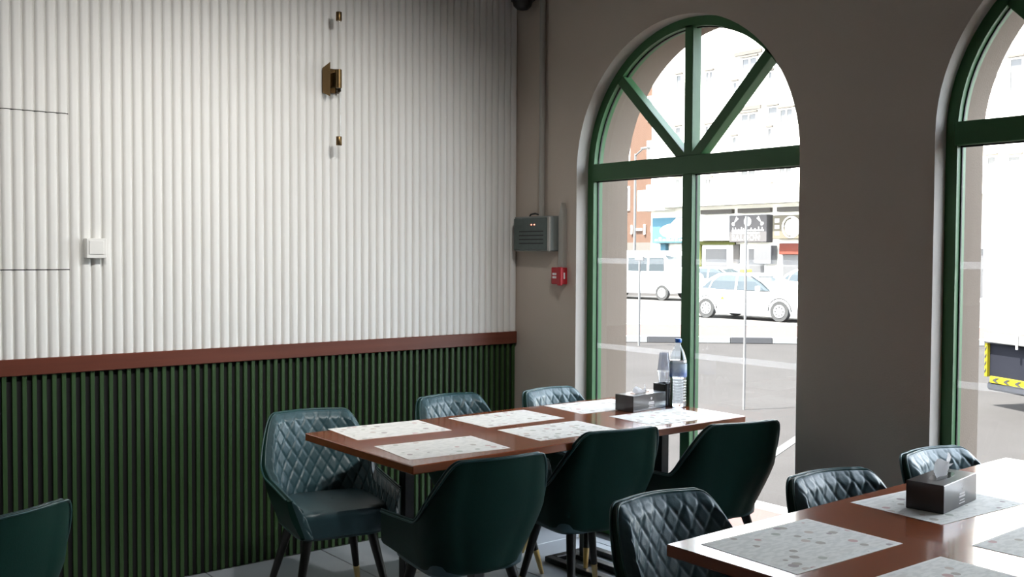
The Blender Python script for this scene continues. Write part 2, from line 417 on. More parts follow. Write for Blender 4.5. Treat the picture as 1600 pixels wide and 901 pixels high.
YF, YG, YB = .085, .118, .150        # frame front, glass, frame back
def ring(cx, zc, r_o, r_i, y0, y1, z0=0):
    f = MB(); q = [uarch(cx, zc, r, y, z0) for r, y in ((r_o, y0), (r_i, y0), (r_i, y1), (r_o, y1), (r_o, y0))]
    f.grid(q); return f
for wi, (cx, zc) in enumerate(BAYS):
    w = struct('window_%d' % (wi + 1))
    ro = R_IN + YF / .4 * (R_OUT - R_IN) + .002; ri = ro - .048
    ring(cx, zc, ro, ri, YF, YB).build('frame', M_frame, w, smooth=True)
    ring(cx, zc, ri + .001, ri - .005, YG - .004, YG + .004).build('gasket', M_gasket, w, smooth=True)
    tz0, tz1 = zc - .045, zc + .045
    f = MB(); f.cbox(cx - ri - .01, cx + ri + .01, YF - .006, YB, tz0, tz1, .003); f.build('transom', M_frame, w)
    f = MB(); f.box(cx - ri, cx + ri, YG - .005, YG + .004, tz0 - .006, tz0); f.build('gasket', M_gasket, w)
    f = MB(); f.cbox(cx - .031, cx + .031, YF - .003, YB, .05, tz0, .003); f.build('mullion', M_frame, w)
    for s in (-1, 1):
        f = MB(); f.box(cx + s * .031 - .003, cx + s * .031 + .003, YG - .004, YG + .004, .08, tz0); f.build('gasket', M_gasket, w)
    f = MB(); f.cbox(cx - ri, cx + ri, YF, YB, 0, .085, .003); f.build('bottom_rail', M_frame, w)
    for ang in (45, 90, 135):
        a = math.radians(ang); M = Matrix.Translation((cx, 0, zc)) @ Matrix.Rotation(-a, 4, 'Y')
        f = MB(); f.cbox(.02, ri + .012, YF, YB, -.026, .026, .003, M); f.build('glazing_bar', M_frame, w)
    for s0, s1 in ((cx - ri, cx - .031), (cx + .031, cx + ri)):
        f = MB(); f.box(s0, s1, YG - .002, YG + .002, .08, tz0); f.build('pane', M_pane, w)
    for q in range(4):
        aa = [PI * (q + t / 8) / 4 for t in range(9)]
        f = MB(); f.prism([(cx, zc + .02)] + [(cx + ri * math.cos(t), zc + ri * math.sin(t)) for t in aa], YG - .002, YG + .002); f.build('pane', M_pane, w)
    for zb in (1.003, 1.462):
        f = MB()
        for s0, s1 in ((cx - ri, cx - .031), (cx + .031, cx + ri)): f.box(s0, s1, YG - .0042, YG - .0030, zb - .014, zb + .014)
        f.build('frosted_band', M_band, w)

# added spotlights, unseen above the view, lifting the ribbed wall beyond what daylight gives
def added_spot(y, z_aim, watt, label):
    t = thing('added_spotlight', label, 'spotlight', (2.2, y, ROOM_Z), 0, 'added ceiling spotlights')
    b = MB(); b.rod((0, 0, 0), (0, 0, -.07), .012); b.build('stem', M_dark, t)
    d = Vector((-2.2, 0, z_aim - (ROOM_Z - .12))).normalized(); o = Vector((0, 0, -.10))
    b = MB(); b.rod(o - d * .06, o + d * .05, .042, .048, 18); b.build('lamp_head', M_dark, t, smooth=True)
    ld = bpy.data.lights.new('lamp', 'SPOT'); ld.energy = watt; ld.spot_size = math.radians(84); ld.spot_blend = 1.0; ld.shadow_soft_size = .04; ld.color = (1.0, .98, .95)
    lo = bpy.data.objects.new('lamp', ld); COL.objects.link(lo); lo.parent = t; lo.location = o + d * .07; lo.rotation_euler = d.to_track_quat('-Z', 'Y').to_euler()
for k, y in enumerate((-1.30, -2.05, -2.80)): added_spot(y, 1.15, (112, 90, 84)[k], ['first', 'second', 'third'][k] + ' added black spotlight from the window, unseen at the ceiling, brightening the ribbed wall')

# ------------------------------------------------------------------ wall fittings
t = thing('wall_sconce', 'slim brass wall light with a clear vertical glass tube on the white ribbed wall', 'lamp', (0, -1.205, 2.355))
b = MB()   # folded backplate, two slanted leaves
b.prism([(0, 0), (.050, -.001), (.050, .010), (0, .010)], -.05, -.03)
b = MB()
b.add([(0, -.045, -.060), (0, -.045, .060), (.055, -.030, .085), (.055, -.030, -.085), (0, .045, .06), (0, .045, -.06), (.055, .030, -.055), (.055, .030, .055), (.012, -.02, .06), (.012, .02, .06), (.012, .02, -.06), (.012, -.02, -.06)],
      [(0, 1, 2, 3), (4, 5, 6, 7), (0, 11, 8, 1), (8, 11, 10, 9), (9, 10, 5, 4), (0, 3, 11), (3, 2, 8, 11), (2, 1, 8), (9, 7, 6, 10), (4, 7, 9), (6, 5, 10)])
b.build('backplate', M_dbrass, t)
b = MB(); b.cbox(.000, .066, -.011, .011, -.035, .035, .002); b.build('arm', M_dbrass, t)
b = MB(); b.lathe([(.0125, -.305), (.0125, .305)], 20, (.088, 0, 0)); b.build('glass_tube', M_clear, t, smooth=True)
b = MB(); b.lathe([(.0145, -.045), (.0145, .045)], 20, (.088, 0, 0)); b.build('collar', M_dbrass, t, smooth=True)
for s in (-1, 1):
    b = MB(); b.lathe([(.0135, s * .305 - .022), (.0145, s * .305 - .020), (.0145, s * .305 + .020), (.0135, s * .305 + .022)], 20, (.088, 0, 0)); b.build('end_cap', M_dbrass, t, smooth=True)

t = thing('light_switch', 'square white switch box mounted proud of the ribbed wall beside the access panel', 'switch', (0, -2.350, 1.512))
b = MB(); b.cbox(0, .030, -.043, .043, -.043, .043, .003); b.build('switch_box', M_plate, t)
b = MB(); b.cbox(.030, .036, -.040, .043, -.043, .043, .002); b.build('face_plate', M_plate, t)
b = MB(); b.cbox(.036, .040, -.030, .030, -.026, .033, .0015); b.build('rocker', M_plate, t)

t = thing('alarm_panel', 'grey metal alarm control box with small red lights in the corner beside the window', 'control box', (.215, 0, 1.61))
b = MB(); b.cbox(-.155, .162, -.070, 0, -.098, .095, .004); b.build('housing', M_boxm, t)
b = MB(); b.cbox(-.150, .142, -.078, -.070, -.090, .085, .003); b.build('lid', M_boxface, t)
b = MB(); b.cbox(.145, .162, -.081, -.069, -.098, .090, .002); b.build('hinge_strip', M_conduit, t)
lm = bpy.data.materials.new('red indicator'); lm.use_nodes = True
le = lm.node_tree.nodes['Principled BSDF']; le.inputs['Emission Color'].default_value = (1, .25, .15, 1); le.inputs['Emission Strength'].default_value = 3.0
for q in (-.012, .014):
    b = MB(); b.lathe([(.004, 0), (.003, .004)], 10, M=Matrix.Translation((.020 + q, -.078, .048)) @ Matrix.Rotation(PI / 2, 4, 'X')); b.build('indicator', lm, t)
for q in range(4):
    b = MB(); b.box(-.10, .11, -.0792, -.078, -.058 + .022 * q, -.052 + .022 * q); b.build('vent_line', M_dark, t)
b = MB(); b.tube([(-.06, -.035, .095), (-.05, -.035, .108), (-.01, -.035, .112), (.02, -.03, .104), (.03, -.022, .12)], .005); b.build('cable', M_dark, t, smooth=True)

b = MB(); b.rod((.244, -.022, 1.705), (.244, -.022, ROOM_Z), .0165, n=16)
tag(b.build('conduit', M_conduit, smooth=True), 'painted conduit pipe running up the wall from the grey alarm box to the ceiling', 'pipe')
b = MB(); b.prism([(.395, 1.425), (.43, 1.425), (.43, 1.735), (.418, 1.775), (.395, 1.70)], -.030, 0)
tag(b.build('cable_trunking', M_conduit), 'narrow grey trunking with a pointed top between alarm box and red call point', 'trunking')
t = thing('fire_call_point', 'small red fire alarm call point with white marks on the wall by the window', 'alarm', (.398, 0, 1.378))
b = MB(); b.cbox(-.042, .042, -.048, 0, -.046, .046, .004); b.build('housing', M_red, t)
b = MB(); b.cbox(.018, .048, -.058, -.040, -.052, .048, .004); b.build('front_rib', M_red, t)
b = MB()
for zq in (-.014, .004): 
    for xq in (-.028, -.018, -.006): b.box(xq, xq + .009, -.0495, -.048, zq, zq + .012)
b.build('marking', M_mark, t)
b = MB(); b.box(.0420, .0435, -.030, -.020, -.016, .018); b.build('side_mark', M_mark, t)
t = thing('ceiling_dome', 'dark round fitting high in the room corner above the conduit', 'fitting', (.13, -.075, 2.905))
b = MB(); b.lathe([(.004, -.052), (.03, -.046), (.05, -.028), (.058, 0)], 24); b.build('dome', M_dark, t, smooth=True)
b = MB(); b.lathe([(.064, 0), (.064, .05), (.055, .06)], 24); b.build('base', M_dark, t, smooth=True)
b = MB(); b.box(-.02, .02, .02, .075, .01, .05); b.build('bracket', M_dark, t)

# ------------------------------------------------------------------ tables
TT = .760
def make_table(label, x0, x1, y0, y1):
    t = thing('dining_table', label, 'table', ((x0 + x1) / 2, (y0 + y1) / 2, 0), 0, 'long mahogany dining tables')
    hx, hy = (x1 - x0) / 2, (y1 - y0) / 2
    b = MB(); b.cbox(-hx, hx, -hy, hy, TT - .032, TT, .003); b.build('tabletop', M_table, t)
    for s in (-1, 1):
        yc = s * (hy - .39)
        bs = bpy.data.objects.new('base', None)
        b = MB()
        for q in (-1, 1): b.cbox(-.37, .37, yc + q * .135 - .022, yc + q * .135 + .022, 0, .026, .003)
        for q in (-1, 1): b.cbox(q * .348 - .022, q * .348 + .022, yc - .113, yc + .113, 0, .026, .003)
        b.cbox(-.326, .326, yc - .022, yc + .022, .004, .028, .003)
        b.build('base_frame', M_iron, t)
        for q in (-1, 1):
            b = MB(); b.cbox(q * .245 - .024, q * .245 + .024, yc - .024, yc + .024, .028, TT - .040, .003); b.build('post', M_iron, t)
        b = MB(); b.cbox(-.33, .33, yc - .05, yc + .05, TT - .042, TT - .032, .002); b.build('top_plate', M_iron, t)
    return t
T1 = make_table('long dark red wooden table running up to the first arched window, bottle at its end', .805, 1.612, -1.757, .055)
T2 = make_table('long dark red wooden table in the right foreground, tissue box on it', 2.797, 3.605, -1.757, .055)

def mat_at(x, y, rz, label, grp):
    o = put('placemat', mat_me, None, (x, y, TT + .0002), rz)
    return tag(o, label, 'placemat', grp)
b = MB(); b.box(-.149, .149, -.214, .214, 0, .0009); mat_me = b.mesh('placemat', M_mat)
G1, G2 = 'paper placemats on the long table by the wall', 'paper placemats on the foreground table'
mat_at(.945, -1.440, math.radians(-5), 'paper placemat on the wall side of the first table, nearest the left end', G1)
mat_at(1.393, -1.482, math.radians(-6), 'paper placemat at the near corner of the first table, above the nearest chair back', G1)
mat_at(1.010, -.868, math.radians(-1), 'paper placemat in the middle of the wall side of the first table', G1)
mat_at(1.385, -.880, math.radians(-3), 'paper placemat in the middle of the room side of the first table', G1)
mat_at(.990, -.290, math.radians(-4), 'paper placemat at the window end of the first table, left of the tissue box', G1)
mat_at(1.405, -.255, math.radians(-2), 'paper placemat at the window end of the first table, in front of the tissue box', G1)
mat_at(3.010, -1.480, math.radians(-2), 'paper placemat at the near left corner of the foreground table', G2)
mat_at(3.000, -.795, math.radians(-4), 'paper placemat lying under the tissue box on the foreground table', G2)
mat_at(3.425, -1.520, math.radians(-2), 'paper placemat at the bottom edge of the picture on the foreground table', G2)
mat_at(3.430, -.930, math.radians(1), 'paper placemat cut by the right picture edge on the foreground table', G2)

# ------------------------------------------------------------------ chairs
def shell_geom():
    ZB, TOP, ARM = .405, .800, .560
    NU, NV = 320, 88
    def plan(u, z, off):
        """point on the U shaped plan; u arclength from back centre, signed"""
        t = (z - ZB) / (TOP - ZB)
        w = .205 + .050 * min(t / .5, 1.0) - .012 * max(0, (t - .5) / .5) + off
        xb = -.172 - .125 * t - off
        rc = .125
        s = abs(u); sg = 1 if u >= 0 else -1
        L1 = w - rc; L2 = rc * PI / 2
        if s < L1: x, y, nx, ny = xb - .0 + .018 * (s / L1) ** 2, s, -1, 0
        elif s < L1 + L2:
            a = (s - L1) / rc; x, y = xb + .018 + rc - rc * math.cos(a), L1 + rc * math.sin(a)
        else: x, y = xb + .018 + rc + (s - L1 - L2), w
        return x, sg * y
    def rim(s):
        s = abs(s)
        a, bb, e = .180, .300, .62
        def sm(t): return t
        if s < a: z = TOP - .004 * (s / a) ** 2
        elif s < bb:
            z = TOP - .004 - (TOP - .004 - ARM) * ((s - a) / (bb - a))
        else: z = ARM - .03 * (s - bb) / (e - bb)
        return z
    def rim_s(s):   # rounded corners by averaging
        return sum(rim(s + d * .006) for d in range(-4, 5)) / 9
    UM = .60
    us = [-UM + 2 * UM * i / NU for i in range(NU + 1)]
    # widths of the inside pad
    TH = .040
    def inner(u, v):
        zr = rim_s(u); z = ZB + (zr - ZB) * v
        a = u / .052 + z / .082; c = u / .052 - z / .082
        da = abs(a - round(a)) * 2; dc = abs(c - round(c)) * 2
        puff = .0050 * min(1, da * 2.6) ** .5 * min(1, dc * 2.6) ** .5
        edge = min(1, (1 - v) * (zr - ZB) / .03, (UM - abs(u)) / .03)
        th = -.012 - (.024 + puff) * max(0, edge) ** .5 
        x, y = plan(u, z, th)
        return Vector((x, y, z + (.004 if v > .98 else 0)))
    def outer(u, v):
        zr = rim_s(u); z = ZB + (zr - ZB) * v
        x, y = plan(u, z, .006 * math.sin(PI * min(1, v)))
        return Vector((x, y, z))
    pad = MB(); pad.grid([[inner(u, j / NV) for j in range(NV + 1)] for u in us])
    sh = MB()
    us2 = us[::4]
    rows = []
    for u in us2:
        col = []
        # rounded underside tucking in below the seat
        f = (u / UM) ** 2
        for q in range(4):
            a = q / 4
            p = outer(u, 0); k = .72 + .28 * math.sin(a * PI / 2)
            lift = .018 * max(0, (p.x + .05)) / .3
            col.append(Vector((p.x * k, p.y * k, .362 + .043 * (1 - math.cos(a * PI / 2)) + lift * (1 - a))))
        col += [outer(u, j / 14) for j in range(15)]
        zr = rim_s(u); x, y = plan(u, zr, -.012); col.append(Vector((x, y, zr + .003)))
        x, y = plan(u, zr, -.030); col.append(Vector((x, y, zr - .02)))
        rows.append(col)
    sh.grid(rows)
    # flat underside
    sh.add([r[0] for r in rows], [tuple(range(len(rows)))])
    # close the two arm fronts
    for k in (0, -1):
        col = rows[k]; u = us2[k]
        inn = [inner(u, j / 14) for j in range(15)]
        sh.grid([col[4:19], inn])
    pipe = MB()
    pts = []
    for u in us[::2]:
        zr = rim_s(u); x, y = plan(u, zr, .002); pts.append((x, y, zr + .004))
    pipe.tube(pts, .0042, 6)
    pipe2 = MB(); pts = []
    for u in us[::2]:
        zr = rim_s(u); x, y = plan(u, zr, -.014); pts.append((x, y, zr + .004))
    pipe2.tube(pts, .0036, 6)
    seat = MB(); nn = 20
    rows = []
    outl = []
    def so(k, n=40):
        a = 2 * PI * k / n; e = .38
        c, s = math.cos(a), math.sin(a)
        return (.05 + .195 * math.copysign(abs(c) ** e, c), .200 * math.copysign(abs(s) ** e, s))
    for sc, z in ((.90, .362), (.97, .375), (.985, .42), (1.0, .445), (.99, .462), (.95, .473), (.80, .480), (.4, .482), (.02, .482)):
        rows.append([Vector((.05 + (so(k)[0] - .05) * sc, so(k)[1] * sc, z)) for k in range(41)])
    seat.grid(rows); seat.add(rows[0][:-1], [tuple(range(40))])
    return pad, sh, pipe, pipe2, seat

pad, sh, pipe, pipe2, seat = shell_geom()
def make_chair(label):
    t = thing('dining_chair', label, 'chair')
    put('quilted_backrest', pad.mesh('quilted_backrest', M_leather, 'all'), t)
    put('shell', sh.mesh('shell', M_shell, True), t)
    put('piping', pipe.mesh('piping', M_piping, 'all'), t)
    put('piping', pipe2.mesh('piping', M_piping, 'all'), t)
    put('seat', seat.mesh('seat', M_leather, True), t)
    for sx, sy in ((1, 1), (1, -1), (-1, 1), (-1, -1)):
        a = Vector((.150 if sx > 0 else -.098, sy * .130, .375)); c = Vector((.215 if sx > 0 else -.225, sy * .210, 0))
        mid = c + (a - c) * .30
        b = MB(); b.rod(mid, a, .0145, .021, 14); leg = b.build('leg', M_leg, t, smooth=True)
        b = MB(); b.rod(c, mid, .0095, .0147, 14); b.build('brass_tip', M_brass, leg, smooth=True)
    return t
def back_at(mx, my, deg):
    """chair placed so that the middle of its top edge is at mx,my"""
    a = math.radians(deg); d = -.297
    return (mx - d * math.cos(a), my - d * math.sin(a), 0), a
GC = 'teal quilted bucket chairs'
chair0 = make_chair('x')
CH = [(.497, -1.587, -10.7, 'teal quilted chair at the left end of the wall side of the first table'),
      (.462, -.833, 0, 'teal quilted chair in the middle of the wall side of the first table'),
      (.575, -.283, 3.4, 'pale lit teal quilted chair on the wall side nearest the first window'),
      (1.868, -1.546, 172, 'dark chair seen from behind, nearest the camera on the room side of the first table'),
      (1.730, -.830, 171.2, 'dark chair seen from behind in the middle of the room side of the first table'),
      (1.918, -.305, 166, 'black backlit chair seen from behind against the first window, at the table end'),
      (2.517, -1.522, -3.9, 'large teal quilted chair at the near left corner of the foreground table'),
      (2.635, -.855, -10, 'teal quilted chair in the middle of the left side of the foreground table'),
      (2.640, -.238, -5.6, 'pale teal quilted chair behind the tissue box, at the edge of the second window'),
      (1.655, -3.015, 204.6, 'green chair seen from behind, cut by the lower left picture corner')]
for i, (mx, my, dg, lab) in enumerate(CH):
    loc, a = back_at(mx, my, dg)
    if i == 0:
        chair0.location = loc; chair0.rotation_euler = (0, 0, a); chair0['label'] = lab; chair0['group'] = GC
    else: dup(chair0, loc, a, lab, GC)

# ------------------------------------------------------------------ things on the tables
def tissue_box(label, loc, rz, h, tissue_h):
    t = thing('tissue_box', label, 'tissue box', loc, rz, 'dark tissue boxes')
    b = MB(); b.cbox(-.055, .055, -.125, .125, 0, h, .0015); b.build('carton', M_tbox, t)
    b = MB(); b.lathe([(.5, 0), (.5, .0006)], 28, M=Matrix.Translation((0, 0, h)) @ Matrix.Diagonal((.05, .15, 1, 1))); b.build('slot_film', M_clear, t)
    b = MB()   # printed mark and lines of lettering on the room-facing side
    x = .0553
    b.add([(x, .012, h * .80), (x, .020, h * .72), (x, .012, h * .60), (x, .004, h * .72)], [(0, 1, 2, 3)])
    for k, (w, z) in enumerate(((.020, .44), (.022, .34), (.018, .22), (.022, .12))):
        b.box(x - .0002, x, .012 - w, .012 + w, h * z, h * (z + (.07 if k < 2 else .04)))
    b.build('printed_mark', M_logo, t)
    b = MB(); rows = []
    rnd = random.Random(5)
    for j in range(7):
        v = j / 6; row = []
        for i in range(15):
            u = i / 14 - .5
            y = u * (.095 + .03 * v) + .006 * math.sin(7 * u + 3 * v); xx = .009 * math.sin(8 * u + 2 * v) * (.4 + v) + .012 * v + rnd.uniform(-.002, .002)
            z = h + tissue_h * v * (1 - .9 * (abs(u) * 2) ** 2.2 * .6) + (.012 * math.sin(13 * u) * v)
            row.append(Vector((xx, y, max(z, h - .002))))
        rows.append(row)
    b.grid(rows); b.build('tissue', M_tissue, t, smooth='all')
    return t
tissue_box('dark tissue box with raised white tissue, on a placemat of the foreground table', (3.012, -.795, TT + .0012), math.radians(7), .082, .062)
tissue_box('low dark tissue box at the window end of the first table beside the water bottle', (1.165, -.172, TT), math.radians(6), .076, .030)

t = thing('cutlery_caddy', 'small black holder with a steel strip behind the tissue box, cups standing in it', 'caddy', (1.1575, .017, TT), math.radians(0))
b = MB(); b.cbox(-.055, .020, -.038, -.032, 0, .105, .001); b.cbox(-.055, .020, .030, .036, 0, .105, .001); b.cbox(-.055, -.049, -.032, .030, 0, .105, .001); b.cbox(.014, .020, -.032, .030, 0, .105, .001); b.cbox(-.049, .014, -.032, .030, .062, .071, .001)
b.build('compartment', M_dark, t)
b = MB(); b.cbox(.021, .023, -.020, .004, .0, .118, .0005); b.build('steel_strip', M_steel, t)
b = MB(); b.cbox(.024, .034, -.036, .012, 0, .112, .002); b.build('menu_holder', M_dark, t)

def cup(name, loc, inverted, label):
    b = MB(); H = .092
    pr = [(.024, 0), (.0245, .001), (.034, H - .004), (.0355, H - .002), (.0355, H), (.033, H), (.0235, .003), (.001, .003)]
    if inverted: pr = [(r, H - z) for r, z in pr]
    b.lathe(pr, 28, cap=False)
    return tag(b.build(name, M_cup if inverted else M_cup2, None, loc, smooth=True), label, 'cup', 'clear plastic cups by the bottle')
cup('plastic_cup', (1.140, .017, TT + .0720), False, 'lower clear plastic cup standing upright in the black holder')
cup('plastic_cup', (1.140, .017, TT + .1645), True, 'upper grey clear plastic cup turned upside down on the lower cup')

t = thing('water_bottle', 'large clear water bottle with a blue cap at the window end of the first table', 'bottle', (1.2385, .008, TT))
prof = [(.030, 0), (.039, .004), (.0415, .014), (.0415, .030)]
for k in range(8): prof += [(.0415, .034 + .0135 * k), (.0392, .0395 + .0135 * k), (.0415, .045 + .0135 * k)]
prof += [(.0418, .15), (.0418, .215), (.041, .225), (.037, .245), (.029, .268), (.0205, .286), (.0145, .297), (.0135, .303), (.0135, .309), (.016, .310), (.016, .313), (.0135, .314)]
b = MB(); b.lathe(prof, 32); b.build('bottle_body', M_bottle, t, smooth='all')
wp = [(r - .0016, z + .002) for r, z in prof if z < .235]
b = MB(); b.lathe(wp, 32); b.build('water', M_water, t, smooth='all')
b = MB(); b.lathe([(.0152, .314), (.0155, .316), (.0155, .330), (.0140, .332)], 28); b.build('cap', M_blue, t, smooth=True)
lb = bpy.data.materials.new('bottle label'); lb.use_nodes = True
nt = lb.node_tree; bs = nt.nodes['Principled BSDF']; tc = nt.nodes.new('ShaderNodeTexCoord'); sp = nt.nodes.new('ShaderNodeSeparateXYZ'); nz = nt.nodes.new('ShaderNodeTexNoise')
nz.inputs['Scale'].default_value = 45; ad = nt.nodes.new('ShaderNodeMath'); ad.operation = 'MULTIPLY_ADD'; ad.inputs[1].default_value = .05
cr = nt.nodes.new('ShaderNodeValToRGB'); mr = nt.nodes.new('ShaderNodeMapRange'); mr.inputs[1].default_value = .155; mr.inputs[2].default_value = .24
nt.links.new(tc.outputs['Object'], sp.inputs[0]); nt.links.new(tc.outputs['Object'], nz.inputs['Vector']); nt.links.new(nz.outputs['Fac'], ad.inputs[0]); nt.links.new(sp.outputs[2], ad.inputs[2]); nt.links.new(ad.outputs[0], mr.inputs[0]); nt.links.new(mr.outputs[0], cr.inputs[0])
e = cr.color_ramp.elements; e[0].position = .20; e[0].color = (.03, .10, .45, 1); e[1].position = .75; e[1].color = (.45, .58, .75, 1)
nt.links.new(cr.outputs[0], bs.inputs['Base Color']); bs.inputs['Alpha'].default_value = .60
b = MB(); b.lathe([(.0424, .148), (.0424, .212)], 40, cap=False); b.build('label_wrap', lb, t, smooth=True)

# ------------------------------------------------------------------ street outside
GZ = -.55
b = MB(); b.add([(-70, .4, GZ), (40, .4, GZ), (40, 60, GZ), (-70, 60, GZ)], [(0, 1, 2, 3)]); tag(b.build('ground', M_asphalt), kind='structure')
b = MB(); b.box(-14, 14, .4, 2.75, GZ, GZ + .06); tag(b.build('pavement', M_paver), kind='structure')
kb = struct('kerb_near')
for k in range(26):
    b = MB(); b.cbox(-13 + k * 1.0 + .004, -12 + k * 1.0 - .004, 2.75, 2.90, GZ, GZ + .08, .01); b.build('kerbstone', M_kerbw, kb)
M = Matrix.Translation((-1.75, 4.67, GZ)) @ Matrix.Rotation(math.atan2(.55, -.23), 4, 'Z')
b = MB(); b.box(0, 2.3, -.05, .05, 0, .006, M); tag(b.build('bay_line', M_paint), kind='structure')
# planted median with painted kerbstones and the road beyond it
kd = math.atan2(2.03, 1.85); KO = Vector((-11.64, 13.45, GZ))
KM = Matrix.Translation(KO) @ Matrix.Rotation(kd, 4, 'Z')
md = struct('median')
b = MB(); b.box(-11, 22, .16, 4.1, 0, .12, KM); b.build('paving', M_paver, md)
for k in range(-11, 22):
    b = MB(); b.cbox(k * .95 - .146, k * .95 + .796, 0, .16, 0, .15, .012, KM)
    b.build('kerbstone', M_kerbd if k % 2 == 0 else M_kerbw, md)
for k in range(-11, 22):
    b = MB(); b.cbox(k * 1.0 + .004, k * 1.0 + .996, 4.1, 4.26, 0, .15, .012, KM); b.build('kerbstone', M_kerbw, md)
b = MB(); b.box(-24, 34, 4.26, 26, 0, .004, KM); tag(b.build('far_road', M_road), kind='structure')

def post(name, x, y, h, r, label):
    t = thing(name, label, 'post', (x, y, GZ), 0)
    b = MB(); b.rod((0, 0, 0), (0, 0, h), r, n=10); b.build('pole', M_pole, t, smooth=True)
    return t
p = post('street_post', -3.92, 7.01, 2.55, .017, 'thin pale post outside, in front of the white taxi')
p = post('street_post', -11.27, 12.57, 1.95, .026, 'thin pale post with a small crosspiece outside the left pane of the first window')
b = MB(); b.cbox(-.13, .13, -.03, .03, 1.90, 2.0, .01); b.build('crosspiece', M_pole, p)
t = thing('lamp_post', 'tall pale pole in front of the terracotta building', 'lamp post', (-34.5, 36, GZ))
b = MB(); b.rod((0, 0, 0), (0, 0, 7.5), .085, .06, 10); b.build('pole', M_pole, t, smooth=True)
b = MB(); b.rod((0, 0, 7.4), (.9, -.3, 7.7), .04, n=8); b.build('arm', M_pole, t)
b = MB(); b.cbox(.8, 1.3, -.45, -.20, 7.64, 7.74, .02); b.build('lamp_head', M_pole, t)

# cars
def section_loft(st, hw_fn=None):
    """st: list of (x, zlo, zhi, halfwidth)"""
    f = MB(); rows = []
    for x, zl, zh, w in st:
        h = zh - zl
        half = [(0, zl), (w * .86, zl), (w * .97, zl + h * .16), (w, zl + h * .45), (w * .985, zl + h * .72), (w * .93, zl + h * .93), (w * .80, zh), (0, zh + .012)]
        row = [Vector((x, y, z)) for y, z in half] + [Vector((x, -y, z)) for y, z in half[::-1][1:]]
        rows.append(row)
    f.grid(rows); f.add(rows[0], [tuple(range(len(rows[0])))]); f.add(rows[-1], [tuple(range(len(rows[-1])))])
    return f
def wheel(parent, x, y, r=.32):
    s = 1 if y > 0 else -1
    M = Matrix.Translation((x, y, r)) @ Matrix.Rotation(-s * PI / 2, 4, 'X')
    f = MB(); f.lathe([(r * .66, -.10), (r * .96, -.09), (r, -.06), (r, .06), (r * .96, .09), (r * .66, .085)], 28, M=M); o = f.build('wheel', M_tyre, parent, smooth=True)
    f = MB(); f.lathe([(r * .66, .07), (r * .60, .094), (r * .15, .085), (r * .12, .10), (.01, .10)], 28, M=M); f.build('rim', M_rim, o, smooth=True)
    f = MB()
    for k in range(8):
        a = 2 * PI * k / 8
        f.lathe([(.026, .086), (.026, .096)], 8, c=(r * .42 * math.cos(a), r * .42 * math.sin(a), 0), M=M)
    f.build('rim_hole', M_tyre, o)
